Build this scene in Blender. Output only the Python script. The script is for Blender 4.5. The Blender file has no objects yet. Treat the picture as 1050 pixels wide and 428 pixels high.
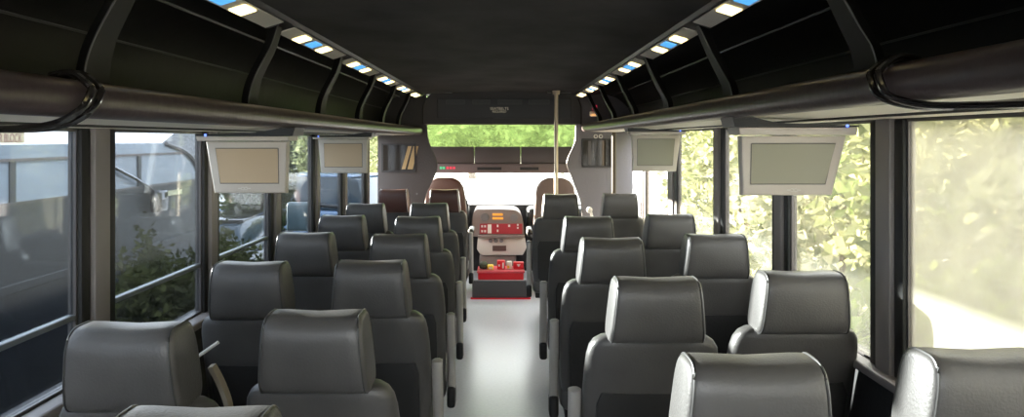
import bpy, bmesh, math, random
from mathutils import Vector, Matrix
random.seed(7)
S = bpy.context.scene
COL = S.collection

# ------------------------------------------------------------ camera
cd = bpy.data.cameras.new('camera'); cam = bpy.data.objects.new('camera', cd); COL.objects.link(cam)
cam.location = (0, 0, 1.6); cam.rotation_euler = (math.pi/2, 0, 0)
cd.sensor_width = 36; cd.lens = 36*775/1050
cd.shift_x = 7/1050; cd.shift_y = -71/1050
cd.clip_start = 0.05; cd.clip_end = 300
S.camera = cam

# ------------------------------------------------------------ light
EXPOSURE = 1.15
WORLD = 4.0
SUN = 42.0
SUN_DIR = Vector((-0.80, 0.52, 0.158))      # towards the sun
w = bpy.data.worlds.new('world'); S.world = w; w.use_nodes = True
bg = w.node_tree.nodes['Background']
bg.inputs[0].default_value = (0.94, 0.965, 1.0, 1); bg.inputs[1].default_value = WORLD
sl = bpy.data.lights.new('sun', 'SUN'); sl.energy = SUN; sl.angle = 0.02; sl.color = (1.0, 0.90, 0.74)
so = bpy.data.objects.new('sun', sl); COL.objects.link(so)
so.rotation_euler = (SUN_DIR).to_track_quat('Z', 'Y').to_euler()
S.view_settings.view_transform = 'Standard'; S.view_settings.look = 'None'
S.view_settings.exposure = EXPOSURE; S.view_settings.gamma = 1; S.view_settings.use_curve_mapping = False

# ------------------------------------------------------------ materials
def mat(name, color, rough=0.6, metal=0.0, noise=0.0, nscale=20, bump=0.0, bscale=60, emit=None, estr=0, spec=0.5, stretch=None, coat=0):
    m = bpy.data.materials.new(name); m.use_nodes = True
    nt = m.node_tree; b = nt.nodes['Principled BSDF']
    b.inputs['Base Color'].default_value = (*color, 1)
    b.inputs['Roughness'].default_value = rough; b.inputs['Metallic'].default_value = metal
    b.inputs['Specular IOR Level'].default_value = spec
    b.inputs['Coat Weight'].default_value = coat
    tc = nt.nodes.new('ShaderNodeTexCoord'); src = tc.outputs['Object']
    if stretch:
        mp = nt.nodes.new('ShaderNodeMapping'); mp.inputs['Scale'].default_value = stretch
        nt.links.new(src, mp.inputs[0]); src = mp.outputs[0]
    if noise:
        n = nt.nodes.new('ShaderNodeTexNoise'); n.inputs['Scale'].default_value = nscale; n.inputs['Detail'].default_value = 5
        nt.links.new(src, n.inputs['Vector'])
        r = nt.nodes.new('ShaderNodeValToRGB')
        r.color_ramp.elements[0].position = .3; r.color_ramp.elements[1].position = .7
        r.color_ramp.elements[0].color = (*[max(0, c*(1-noise)) for c in color], 1)
        r.color_ramp.elements[1].color = (*[min(1, c*(1+noise)) for c in color], 1)
        nt.links.new(n.outputs[0], r.inputs[0]); nt.links.new(r.outputs[0], b.inputs['Base Color'])
    if bump:
        n = nt.nodes.new('ShaderNodeTexNoise'); n.inputs['Scale'].default_value = bscale; n.inputs['Detail'].default_value = 4
        nt.links.new(src, n.inputs['Vector'])
        bp = nt.nodes.new('ShaderNodeBump'); bp.inputs['Strength'].default_value = bump; bp.inputs['Distance'].default_value = .01
        nt.links.new(n.outputs[0], bp.inputs['Height']); nt.links.new(bp.outputs[0], b.inputs['Normal'])
    if emit:
        b.inputs['Emission Color'].default_value = (*emit, 1); b.inputs['Emission Strength'].default_value = estr
    return m

def glass(name, tint, film=0.0, filmcol=(.9, .88, .75), gloss=0.06, nscale=3.0, stretch=(1, 1, 1)):
    """thin pane: clear transmission, a little gloss, and a dusty film that scatters light"""
    m = bpy.data.materials.new(name); m.use_nodes = True; nt = m.node_tree; nt.nodes.clear()
    out = nt.nodes.new('ShaderNodeOutputMaterial')
    tr = nt.nodes.new('ShaderNodeBsdfTransparent'); tr.inputs[0].default_value = (*tint, 1)
    gl = nt.nodes.new('ShaderNodeBsdfGlossy'); gl.inputs['Roughness'].default_value = .03
    fr = nt.nodes.new('ShaderNodeLayerWeight'); fr.inputs[0].default_value = .25
    mul = nt.nodes.new('ShaderNodeMath'); mul.operation = 'MULTIPLY'; mul.inputs[1].default_value = gloss*4
    nt.links.new(fr.outputs['Fresnel'], mul.inputs[0])
    mx = nt.nodes.new('ShaderNodeMixShader'); nt.links.new(mul.outputs[0], mx.inputs[0])
    nt.links.new(tr.outputs[0], mx.inputs[1]); nt.links.new(gl.outputs[0], mx.inputs[2])
    last = mx
    if film > 0:
        df = nt.nodes.new('ShaderNodeBsdfDiffuse'); df.inputs[0].default_value = (*filmcol, 1)
        tl = nt.nodes.new('ShaderNodeBsdfTranslucent'); tl.inputs[0].default_value = (*filmcol, 1)
        fx = nt.nodes.new('ShaderNodeMixShader'); fx.inputs[0].default_value = .5
        nt.links.new(df.outputs[0], fx.inputs[1]); nt.links.new(tl.outputs[0], fx.inputs[2])
        tc = nt.nodes.new('ShaderNodeTexCoord'); mp = nt.nodes.new('ShaderNodeMapping'); mp.inputs['Scale'].default_value = stretch
        n = nt.nodes.new('ShaderNodeTexNoise'); n.inputs['Scale'].default_value = nscale; n.inputs['Detail'].default_value = 6
        nt.links.new(tc.outputs['Object'], mp.inputs[0]); nt.links.new(mp.outputs[0], n.inputs['Vector'])
        mr = nt.nodes.new('ShaderNodeMapRange'); mr.inputs[1].default_value = .3; mr.inputs[2].default_value = .7
        mr.inputs[3].default_value = film*.7; mr.inputs[4].default_value = film*1.3
        nt.links.new(n.outputs[0], mr.inputs[0])
        m2 = nt.nodes.new('ShaderNodeMixShader'); nt.links.new(mr.outputs[0], m2.inputs[0])
        nt.links.new(mx.outputs[0], m2.inputs[1]); nt.links.new(fx.outputs[0], m2.inputs[2]); last = m2
    nt.links.new(last.outputs[0], out.inputs[0])
    return m

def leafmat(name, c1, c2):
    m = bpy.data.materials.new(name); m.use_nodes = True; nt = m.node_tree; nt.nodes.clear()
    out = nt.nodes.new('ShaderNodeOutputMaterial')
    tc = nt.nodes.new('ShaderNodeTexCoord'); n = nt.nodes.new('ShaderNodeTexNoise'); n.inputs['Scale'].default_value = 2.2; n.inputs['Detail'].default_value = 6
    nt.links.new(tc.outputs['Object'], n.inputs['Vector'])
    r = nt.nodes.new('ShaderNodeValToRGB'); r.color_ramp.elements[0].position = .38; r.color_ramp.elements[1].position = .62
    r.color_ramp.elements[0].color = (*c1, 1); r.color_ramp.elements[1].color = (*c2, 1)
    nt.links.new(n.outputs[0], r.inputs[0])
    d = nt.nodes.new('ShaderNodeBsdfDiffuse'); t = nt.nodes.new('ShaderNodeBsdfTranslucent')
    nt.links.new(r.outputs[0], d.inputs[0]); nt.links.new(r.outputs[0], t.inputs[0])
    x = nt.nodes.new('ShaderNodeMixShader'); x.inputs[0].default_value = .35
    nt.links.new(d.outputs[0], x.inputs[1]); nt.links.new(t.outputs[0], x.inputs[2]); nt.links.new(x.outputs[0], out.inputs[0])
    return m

M = {}
M['leather'] = mat('grey_leather', (.100, .096, .094), .36, bump=.12, bscale=160, noise=.12, nscale=8, spec=.6)
M['leather_dark'] = mat('darkened_back_leather', (.030, .030, .031), .42, bump=.2, bscale=90, spec=.5)
M['leather_brown'] = mat('brown_leather', (.10, .045, .035), .35, bump=.2, bscale=90, spec=.6)
M['taupe'] = mat('taupe_fabric', (.16, .115, .095), .8, bump=.2)
M['piping'] = mat('leather_piping', (.06, .06, .06), .4)
M['black'] = mat('black_plastic', (.018, .018, .019), .45)
M['metal'] = mat('seat_metal', (.22, .22, .22), .4, .6)
M['arm'] = mat('grey_arm_plastic', (.50, .48, .46), .4)
M['belt'] = mat('belt_webbing', (.42, .36, .28), .8)
M['shell'] = mat('rack_shell', (.006, .0055, .0055), .5, bump=.15, bscale=12)
M['rib'] = mat('rack_divider', (.007, .0068, .0065), .6)
M['nose'] = mat('rack_rail_vinyl', (.070, .052, .052), .35, bump=.15, bscale=25, noise=.15, nscale=6)
M['underside'] = mat('cream_panel', (.86, .81, .70), .5)
M['groove'] = mat('dark_groove', (.03, .03, .03), .6)
M['seam'] = mat('seam_trim', (.10, .10, .095), .4)
M['ceil'] = mat('charcoal_headliner', (.030, .028, .028), .95, noise=.65, nscale=3.0, bump=.6, bscale=5, stretch=(1, .6, 1))
M['floor'] = mat('grey_vinyl_floor', (.66, .67, .70), .28, noise=.06, nscale=50)
M['wall'] = mat('dark_wall_vinyl', (.022, .022, .024), .7, bump=.2)
M['pillar'] = mat('pillar_grey', (.24, .215, .21), .5)
M['rubber'] = mat('black_rubber', (.012, .012, .012), .6)
M['alu'] = mat('bronze_frame', (.11, .10, .095), .35, .3)
M['sash'] = mat('sash_aluminium', (.20, .22, .24), .4, .3)
M['partition'] = mat('partition_vinyl', (.06, .055, .055), .6, bump=.2)
M['partition_sunlit'] = mat('partition_vinyl_sunlit', (.20, .19, .21), .6, bump=.2)  # lavender grey of the right partition, lightened for the sunlight on it
M['monitor'] = mat('beige_monitor_plastic', (.66, .60, .53), .45)
M['screen_a'] = mat('lcd_matte_warm_lit', (.62, .47, .30), .35)  # warm light falling on the left screens is put into this tan
M['screen_b'] = mat('lcd_matte_grey', (.36, .35, .26), .35)
M['mark'] = mat('pale_mark', (.75, .72, .66), .5)
M['chrome'] = mat('brushed_pole', (.66, .57, .44), .35, .5)
M['white'] = mat('white_plastic', (.8, .78, .74), .4)
M['lamp_housing'] = mat('lamp_housing', (.85, .80, .72), .5)
M['lamp_warm'] = mat('warm_lamp', (1, .9, .6), .5, emit=(1.0, .80, .36), estr=1.6)
M['lamp_cyan'] = mat('blue_lamp', (.2, .6, .9), .5, emit=(.10, .45, 1.0), estr=.45)
M['blue_led'] = mat('blue_indicator', (.1, .2, 1), .5, emit=(.15, .25, 1.0), estr=1)
M['red_led'] = mat('red_indicator', (.8, .05, .1), .5, emit=(1, .08, .15), estr=.15)
M['green_led'] = mat('green_indicator', (.1, .6, .3), .5, emit=(.1, .8, .4), estr=.1)
M['red'] = mat('red_plastic', (.75, .015, .03), .4)
M['redpanel'] = mat('red_console_panel', (.38, .03, .04), .4)
M['dash'] = mat('taupe_dashboard', (.22, .18, .16), .5)
M['dash_light'] = mat('cream_console', (.55, .50, .44), .5)
M['orange'] = mat('orange_display', (.9, .35, .05), .5, emit=(1, .4, .05), estr=.2)
M['yellow'] = mat('yellow_wrap', (.9, .65, .05), .5)
M['cable'] = mat('black_cable', (.02, .018, .018), .25, coat=.6)
M['text'] = mat('cream_lettering', (.95, .86, .70), .5)
M['glass_left'] = glass('left_window_glass', (.50, .54, .58), .004, (.75, .8, .85), stretch=(1, 1, .4))
M['glass_right'] = glass('right_window_glass', (.86, .86, .83), .09, (.84, .80, .70), nscale=2.0)
M['glass_right_dusty'] = glass('dusty_right_window_glass', (.84, .83, .78), .36, (.84, .80, .69), nscale=2.5)
M['glass_screen'] = glass('windshield_glass', (.95, .96, .95), .03, (.9, .9, .9))
M['glass_green'] = glass('green_tinted_glass', (.50, .60, .38), .04, (.7, .9, .5))
M['glass_dark'] = glass('smoked_glass', (.16, .15, .14), 0, gloss=.1)
M['ground'] = mat('pale_concrete', (.50, .49, .46), .9, noise=.12, nscale=1.2)
M['buswin'] = mat('bus_window_painted_reflection', (.34, .40, .46), .2, 0, noise=.22, nscale=1.1, stretch=(1, .3, 1.2))  # sky reflected in the bus windows, painted as pale blue-grey base colour
M['busgrey'] = mat('bus_grey_paint', (.05, .055, .06), .5, noise=.15, nscale=2)
M['busnavy'] = mat('bus_navy_paint', (.006, .009, .015), .45)
M['carblack'] = mat('black_car_paint', (.012, .013, .016), .12, coat=.6)
M['carblue'] = mat('pale_blue_car_paint', (.14, .22, .36), .25, coat=.5)
M['carglass'] = mat('dark_car_glass', (.03, .05, .07), .06)
M['tyre'] = mat('tyre_rubber', (.02, .02, .02), .8)
M['roof'] = mat('grey_roof_tiles', (.16, .16, .16), .9, noise=.3, nscale=6)
M['housewall'] = mat('white_house_wall', (.8, .8, .78), .8)
M['bark'] = mat('tree_bark', (.10, .07, .045), .9, noise=.3, nscale=8, bump=.5, bscale=20)
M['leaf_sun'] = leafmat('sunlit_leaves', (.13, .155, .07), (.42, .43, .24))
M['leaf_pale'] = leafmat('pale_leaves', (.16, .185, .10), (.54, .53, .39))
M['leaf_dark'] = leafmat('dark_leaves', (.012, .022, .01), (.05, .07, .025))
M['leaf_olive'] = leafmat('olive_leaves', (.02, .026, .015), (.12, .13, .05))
M['grass'] = leafmat('grass_blades', (.12, .18, .03), (.28, .33, .08))
M['sign'] = mat('cream_sign', (.62, .50, .32), .6)
M['signred'] = mat('maroon_lettering', (.16, .05, .06), .6)

# ------------------------------------------------------------ mesh helpers
def link(name, bm, m, parent=None, smooth=False, loc=None):
    me = bpy.data.meshes.new(name); bmesh.ops.recalc_face_normals(bm, faces=bm.faces[:]); bm.to_mesh(me); bm.free()
    if smooth:
        for p in me.polygons: p.use_smooth = True
        try: me.set_sharp_from_angle(angle=math.radians(40))
        except Exception: pass
    me.materials.append(m if not isinstance(m, str) else M[m])
    o = bpy.data.objects.new(name, me); COL.objects.link(o)
    if parent: o.parent = parent
    if loc: o.location = loc
    return o

def thing(name, label, cat, loc=(0, 0, 0), rz=0, group=None):
    o = bpy.data.objects.new(name, None); COL.objects.link(o); o.location = loc; o.rotation_euler = (0, 0, rz)
    o.empty_display_size = .1
    o['label'] = label; o['category'] = cat
    if group: o['group'] = group
    return o
def tag(o, label, cat, group=None):
    o['label'] = label; o['category'] = cat
    if group: o['group'] = group
    return o
def struct(o): o['kind'] = 'structure'; return o

def box(bm, x0, x1, y0, y1, z0, z1, bev=0, seg=2):
    b = bmesh.new(); bmesh.ops.create_cube(b, size=1)
    for v in b.verts:
        v.co = Vector((x0+(v.co.x+.5)*(x1-x0), y0+(v.co.y+.5)*(y1-y0), z0+(v.co.z+.5)*(z1-z0)))
    if bev: bmesh.ops.bevel(b, geom=b.edges[:], offset=bev, segments=seg, affect='EDGES', profile=.5)
    merge(bm, b)
def merge(bm, b, mx=None):
    if mx: b.transform(mx)
    me = bpy.data.meshes.new('tmp'); b.to_mesh(me); b.free(); bm.from_mesh(me); bpy.data.meshes.remove(me)
def bx(*a, **k):
    bm = bmesh.new(); box(bm, *a, **k); return bm
def rings(bm, rr, cap=True, closed=True):
    """connect successive rings of points"""
    vs = [[bm.verts.new(p) for p in r] for r in rr]
    n = len(rr[0])
    for a, b in zip(vs, vs[1:]):
        for i in range(n if closed else n-1):
            j = (i+1) % n
            bm.faces.new((a[i], a[j], b[j], b[i]))
    if cap and closed:
        bm.faces.new(vs[0]); bm.faces.new(list(reversed(vs[-1])))
def sup(a, e):
    c = math.cos(a); s = math.sin(a)
    return (math.copysign(abs(c)**(2/e), c), math.copysign(abs(s)**(2/e), s))
def loft_z(bm, secs, e=4, n=28):
    """secs: (z, xc, yc, hx, hy)"""
    rr = []
    for z, xc, yc, hx, hy in secs:
        rr.append([Vector((xc+hx*sup(2*math.pi*i/n, e)[0], yc+hy*sup(2*math.pi*i/n, e)[1], z)) for i in range(n)])
    rings(bm, rr)
def tube(bm, pts, r, n=8, cap=True):
    pts = [Vector(p) for p in pts]; rr = []
    for i, p in enumerate(pts):
        t = (pts[min(i+1, len(pts)-1)]-pts[max(i-1, 0)]).normalized()
        up = Vector((0, 0, 1)) if abs(t.z) < .9 else Vector((0, 1, 0))
        u = t.cross(up).normalized(); v = t.cross(u).normalized()
        rad = r[i] if isinstance(r, (list, tuple)) else r
        rr.append([p+u*rad*math.cos(2*math.pi*k/n)+v*rad*math.sin(2*math.pi*k/n) for k in range(n)])
    rings(bm, rr, cap)
def prism(bm, poly, axis, a0, a1, bev=0, seg=2):
    """poly 2D extruded along axis: 'y' poly=(x,z); 'x' poly=(y,z); 'z' poly=(x,y)"""
    b = bmesh.new()
    def P(p, t):
        return {'y': (p[0], t, p[1]), 'x': (t, p[0], p[1]), 'z': (p[0], p[1], t)}[axis]
    A = [b.verts.new(P(p, a0)) for p in poly]; B = [b.verts.new(P(p, a1)) for p in poly]
    n = len(poly)
    f1 = b.faces.new(A); f2 = b.faces.new(list(reversed(B)))
    for i in range(n): b.faces.new((A[i], B[i], B[(i+1) % n], A[(i+1) % n]))
    if bev:
        ed = [e for e in b.edges if (e.verts[0] in A) == (e.verts[1] in A)]
        bmesh.ops.bevel(b, geom=ed, offset=bev, segments=seg, affect='EDGES', profile=.5)
    merge(bm, b)
def smooth_curve(pts, n=8):
    """Catmull-Rom through points (tuples of any dimension)"""
    out = []; P = [Vector(p) for p in pts]
    for i in range(len(P)-1):
        p0 = P[max(i-1, 0)]; p1 = P[i]; p2 = P[i+1]; p3 = P[min(i+2, len(P)-1)]
        for k in range(n):
            t = k/n
            out.append(.5*((2*p1)+(p2-p0)*t+(2*p0-5*p1+4*p2-p3)*t*t+(3*p1-p0-3*p2+p3)*t**3))
    out.append(P[-1]); return out
def text(name, body, size, loc, rot, m, parent=None, depth=.002):
    cu = bpy.data.curves.new(name, 'FONT'); cu.body = body; cu.size = size; cu.extrude = depth; cu.align_x = 'CENTER'; cu.align_y = 'CENTER'
    tmp = bpy.data.objects.new('tmp', cu); COL.objects.link(tmp)
    dg = bpy.context.evaluated_depsgraph_get(); me = bpy.data.meshes.new_from_object(tmp.evaluated_get(dg))
    bpy.data.objects.remove(tmp); me.materials.clear(); me.materials.append(M[m])
    me.transform(Matrix.Translation(loc) @ rot.to_matrix().to_4x4())
    o = bpy.data.objects.new(name, me); COL.objects.link(o)
    if parent: o.parent = parent
    return o
from mathutils import Euler
def copy_tree(o, parent=None):
    c = o.copy(); COL.objects.link(c)
    if parent: c.parent = parent
    for ch in list(o.children): copy_tree(ch, c)
    return c

# ============================================================ SETTING: bus shell
YB, YF = -1.0, 7.20           # rear wall, partition
XW = 1.22                     # inner wall face
WT_L, WT_R = 1.630, 1.662     # window tops
WB_L, WB_R = 0.90, 0.86       # window sills
XC_L, XC_R = -0.76, 0.64      # ceiling edges
ZC = 2.03
struct(link('floor', bx(-XW, XW, YB, 9.2, -.06, 0), 'floor'))
bm = bmesh.new()
prof = smooth_curve([(XC_L, 2.03), (-.35, 2.045), (0, 2.05), (.3, 2.045), (XC_R, 2.03)], 6)
poly = [(p.x, p.y) for p in prof]+[(XC_R, 2.10), (XC_L, 2.10)]
prism(bm, poly, 'y', YB, YF)
struct(link('ceiling', bm, 'ceil', smooth=True))
struct(link('trim_1', bx(-1.3, 1.3, YB-.06, 9.0, 2.11, 2.16), 'wall'))     # outer roof skin, out of view, added to block light
o = bpy.data.objects['trim_1']; o.name = 'unseen_roof_panel'
struct(link('wall_left', bx(-XW-.06, -XW, YB, 8.0, -.25, WB_L), 'wall'))
struct(link('wall_right', bx(XW, XW+.06, YB, 8.0, -.25, WB_R), 'wall'))
struct(link('trim_1', bx(-XW-.06, -XW, YB, 8.0, WT_L, 2.11), 'wall'))
struct(link('trim_2', bx(XW, XW+.06, YB, 8.0, WT_R, 2.11), 'wall'))
# rear wall with its wide window
bm = bmesh.new()
box(bm, -XW-.06, XW+.06, YB-.06, YB, -.25, .95); box(bm, -XW-.06, XW+.06, YB-.06, YB, 1.75, 2.11)
box(bm, -XW-.06, -1.05, YB-.06, YB, .95, 1.75); box(bm, 1.05, XW+.06, YB-.06, YB, .95, 1.75)
struct(link('wall_back', bm, 'wall'))
wn = struct(link('window_20', bx(-1.05, 1.05, YB-.04, YB-.03, .95, 1.75), 'glass_screen'))

left_p = [(-.85, .18), (.25, .18), (1.3, .18), (2.26, .19), (3.13, .16), (4.01, .19), (4.87, .18), (5.72, .18), (6.66, .20)]
right_p = [(-.7, .2), (.5, .2), (1.45, .2), (2.41, .21), (3.34, .2), (4.31, .2), (5.5, .3), (6.66, .24)]
tn = [3]; wnum = [1]
def pillars(side, lst, wt, wb):
    s = -1 if side == 'left' else 1
    for i, (y, wd) in enumerate(lst):
        h = wd/2
        bm = bmesh.new()
        box(bm, min(s*1.20, s*1.255), max(s*1.20, s*1.255), y-h*.45, y+h*.45, wb-.02, wt+.005, .008)
        o = struct(link('trim_%d' % tn[0], bm, 'pillar', smooth=True)); tn[0] += 1
        bm = bmesh.new()
        for a, b in ((y-h, y-h*.5), (y+h*.5, y+h)):
            box(bm, min(s*1.212, s*1.250), max(s*1.212, s*1.250), a, b, wb-.01, wt, .006)
        link('rubber_gasket', bm, 'rubber', o, smooth=True)
    for i in range(len(lst)-1):
        a = lst[i][0]+lst[i][1]/2; b = lst[i+1][0]-lst[i+1][1]/2
        fr = bmesh.new(); t = .008
        X0, X1 = min(s*1.225, s*1.248), max(s*1.225, s*1.248)
        box(fr, X0, X1, a, b, wt-t, wt); box(fr, X0, X1, a, b, wb, wb+t)
        box(fr, X0, X1, a, a+t, wb+t, wt-t); box(fr, X0, X1, b-t, b, wb+t, wt-t)
        w_ = struct(link('window_%d' % wnum[0], fr, 'alu')); wnum[0] += 1
        gm = 'glass_left' if s < 0 else ('glass_right_dusty' if a < 2.2 else 'glass_right')
        link('glass', bx(min(s*1.234, s*1.239), max(s*1.234, s*1.239), a+t, b-t, wb+t, wt-t), gm, w_)
        if s < 0 and b < 4.2:      # lower sliding sash rail
            link('sash_rail', bx(-1.248, -1.224, a+t, b-t, 1.083, 1.10, bev=.004), 'sash', w_)
pillars('left', left_p, WT_L, WB_L)
pillars('right', right_p, WT_R, WB_R)
# window sills
struct(link('trim_%d' % tn[0], bx(-XW-.02, -1.17, YB, YF, WB_L-.03, WB_L, bev=.008), 'pillar')); tn[0] += 1
struct(link('trim_%d' % tn[0], bx(1.17, XW+.02, YB, YF, WB_R-.03, WB_R, bev=.008), 'pillar')); tn[0] += 1

# ============================================================ luggage racks
def rack(side):
    s = -1 if side == 'left' else 1
    if s < 0: xn, nt_, nb, xc, wt = .78, 1.709, 1.645, .76, WT_L
    else: xn, nt_, nb, xc, wt = .725, 1.743, 1.674, .64, WT_R
    R = thing('luggage_rack', 'long open luggage rack with dark padded rail running above the %s windows' % side, 'luggage rack', (0, 0, 0))
    y0, y1 = YB, YF-.03
    X = lambda v: s*v
    # shelf + inner tray
    bm = bmesh.new(); prism(bm, [(X(xn+.03), nb+.01), (X(1.215), wt+.012), (X(1.215), wt+.03), (X(xn+.03), nb+.03)], 'y', y0, y1)
    link('shelf', bm, 'shell', R)
    bm = bmesh.new(); prism(bm, [(X(xn+.045), nb), (X(1.215), wt+.002), (X(1.215), wt+.010), (X(xn+.045), nb+.009)], 'y', y0, y1)
    link('underside_panel', bm, 'underside', R)
    bm = bmesh.new()
    q = .62; xg = xn+.045+(1.215-xn-.045)*q; zg = nb+(wt+.002-nb)*q
    box(bm, min(X(xg-.01), X(xg+.012)), max(X(xg-.01), X(xg+.012)), y0, y1, zg-.006, zg+.002)
    link('wiring_groove', bm, 'groove', R)
    # padded rail: oval profile
    bm = bmesh.new(); n = 20; zc = (nt_+nb)/2; hz = (nt_-nb)/2+.004; xr = .042
    rings(bm, [[Vector((X(xn+xr+xr*sup(2*math.pi*k/n, 2.6)[0]), y, zc+hz*sup(2*math.pi*k/n, 2.6)[1])) for k in range(n)] for y in (y0, y1)])
    rail = link('padded_rail', bm, 'nose', R, smooth=True)
    bm = bmesh.new(); box(bm, min(X(xn+.07), X(xn+.085)), max(X(xn+.07), X(xn+.085)), y0, y1, nt_-.02, nt_+.006)
    link('rail_lip', bm, 'groove', R)
    # curved back shell
    c = smooth_curve([(xc+.08, 2.0), (.92, 2.03), (1.06, 1.99), (1.16, 1.90), (1.205, 1.78), (1.212, wt+.03)], 5)
    inner = [(X(p.x), p.y) for p in c]; outer = [(X(p.x+.01), p.y+.01) for p in reversed(c)]
    bm = bmesh.new(); prism(bm, inner+outer, 'y', y0, y1); link('back_shell', bm, 'shell', R, smooth=True)
    bm = bmesh.new(); tube(bm, [(X(1.005), y0, 2.006), (X(1.005), y1, 2.006)], .005, 6); link('seam_trim', bm, 'seam', R)
    bm = bmesh.new(); tube(bm, [(X(1.16), y0, 1.895), (X(1.16), y1, 1.895)], .004, 6); link('seam_trim', bm, 'seam', R)
    # dividers: curved blades
    ribs = [-.4, .62, 1.68, 2.72, 3.76, 4.74, 5.64, 6.5]
    cc = smooth_curve([(xc+.05, 2.01), (.835, 1.93), (.885, 1.83), (.905, 1.76), (.91, nt_-.04)] if s < 0 else [(xc+.05, 2.01), (.725, 1.93), (.765, 1.85), (.795, 1.79), (.81, nt_-.04)], 6)
    for y in ribs:
        bm = bmesh.new(); pr = []
        for k, p in enumerate(cc):
            t = k/(len(cc)-1); wd = .030+.03*t
            pr.append([Vector((X(p.x), y-wd, p.y)), Vector((X(p.x), y+wd, p.y)), Vector((X(p.x+.03), y+wd*.6, p.y)), Vector((X(p.x+.03), y-wd*.6, p.y))])
        rings(bm, pr)
        d = link('divider', bm, 'rib', R, smooth=True)
        bm = bmesh.new(); tube(bm, [(X(p.x-.002), y-(.030+.03*k/(len(cc)-1)), p.y) for k, p in enumerate(cc)], .0025, 5)
        link('edge_trim', bm, 'seam', d)
    # light strip, tilted down/outwards, with lamps
    bm = bmesh.new(); prism(bm, [(X(xc-.005), 2.035), (X(xc+.012), 2.018), (X(xc+.085), 1.995), (X(xc+.09), 2.05), (X(xc), 2.06)], 'y', y0, y1)
    strip = link('light_strip', bm, 'black', R)
    a = Vector((xc+.018, 0, 2.0145)); b = Vector((xc+.082, 0, 1.995)); nrm = Vector((-.3, 0, -1)).normalized()
    def plate(name, m, ya, yb, u0, u1, th):
        bm = bmesh.new(); A = a.lerp(b, u0); B = a.lerp(b, u1)
        prism(bm, [(X(A.x), A.z), (X(B.x), B.z), (X(B.x+nrm.x*th), B.z+nrm.z*th), (X(A.x+nrm.x*th), A.z+nrm.z*th)], 'y', ya, yb)
        return link(name, bm, m, strip)
    for i in range(len(ribs)):
        ya = ribs[i]+.07; yb = (ribs[i+1] if i+1 < len(ribs) else 7.2)-.07
        mid = (ya+yb)/2-.05; d = (yb-ya)*.20
        plate('diffuser', 'lamp_housing', ya, yb, 0, 1, .004)
        for yy in (mid-d, mid+d):
            if y1-.1 > yy: plate('lamp', 'lamp_warm', yy-.05, yy+.05, .12, .9, .009)
        plate('night_lamp', 'lamp_cyan', mid-.055, mid+.055, .15, .85, .008)
    return R
rL = rack('left'); rR = rack('right')

# ============================================================ front partition, valance, cab
K = YF/775
def side_panel(side):
    s = -1 if side == 'left' else 1
    if s < 0: e = [(437, 126), (439, 145), (446, 162), (448, 172), (443, 185), (437, 198), (434, 215), (432, 260), (432, 310)]
    else: e = [(591, 126), (590, 145), (583, 162), (582, 170), (588, 185), (593, 198), (597, 215), (598, 260), (598, 310)]
    c = smooth_curve([((p-518)*K, 1.6-(q-143)*K) for p, q in e], 5)
    cz = [(p.x, p.y) for p in c]; x0 = cz[0][0]
    poly = [(s*1.215, 2.1), (x0, 2.1)]+cz+[(cz[-1][0], 0.002), (s*1.215, 0.002)]
    bm = bmesh.new(); prism(bm, poly, 'y', YF, YF+.045)
    o = struct(link('wall_front_%s' % side, bm, 'partition' if s < 0 else 'partition_sunlit', smooth=True))
    bm = bmesh.new(); tube(bm, [(p[0], YF+.01, p[1]) for p in cz], .007, 8)
    link('edge_piping', bm, 'seam' if s < 0 else 'alu', o, smooth=True)
    return o
pl = side_panel('left'); pr_ = side_panel('right')
def panel_window(parent, x0, x1, z0, z1):
    bm = bmesh.new(); t = .015
    box(bm, x0-t, x1+t, YF-.012, YF-.001, z1, z1+t); box(bm, x0-t, x1+t, YF-.012, YF-.001, z0-t, z0)
    box(bm, x0-t, x0, YF-.012, YF-.001, z0, z1); box(bm, x1, x1+t, YF-.012, YF-.001, z0, z1)
    f = link('mirror_frame', bm, 'black', parent)
    link('dark_pane', bx(x0, x1, YF-.006, YF-.001, z0, z1), mat_dark_mirror, f)
    return f
mat_dark_mirror = mat('dark_mirror', (.05, .045, .04), .08, .5)
M['mirror_dark'] = mat_dark_mirror
fL = panel_window(pl, (393-518)*K, (425-518)*K, 1.6-32*K, 1.6-6*K)
fR = panel_window(pr_, (598-518)*K, (626-518)*K, 1.6-27*K, 1.6-1*K)
# slanting reflections in the left dark pane, modelled as tan strips
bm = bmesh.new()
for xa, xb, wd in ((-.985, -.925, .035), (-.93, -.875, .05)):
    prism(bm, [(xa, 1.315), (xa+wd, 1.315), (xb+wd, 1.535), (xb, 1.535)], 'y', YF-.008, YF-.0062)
link('tan_reflection_strip', bm, mat('tan_reflection_strip', (.42, .30, .14), .5), fL)
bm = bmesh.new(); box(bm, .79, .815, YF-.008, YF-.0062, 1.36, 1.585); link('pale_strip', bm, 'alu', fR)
# screws
bm = bmesh.new()
for x, z in ((-1.16, 1.08), (-.84, 1.08)):
    b = bmesh.new(); bmesh.ops.create_uvsphere(b, u_segments=8, v_segments=6, radius=.009); merge(bm, b, Matrix.Translation((x, YF-.003, z)))
link('screw', bm, 'metal', pl)
# side posts of the partition under the rack (against windows)
# round white marks over the right pane
bm = bmesh.new()
for x in (.862, .91):
    pts = [(x+.016*math.cos(a*math.pi/6), YF-.004, 1.628+.016*math.sin(a*math.pi/6)) for a in range(13)]
    tube(bm, pts, .005, 6)
link('ring_mark', bm, 'white', pr_)
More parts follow.
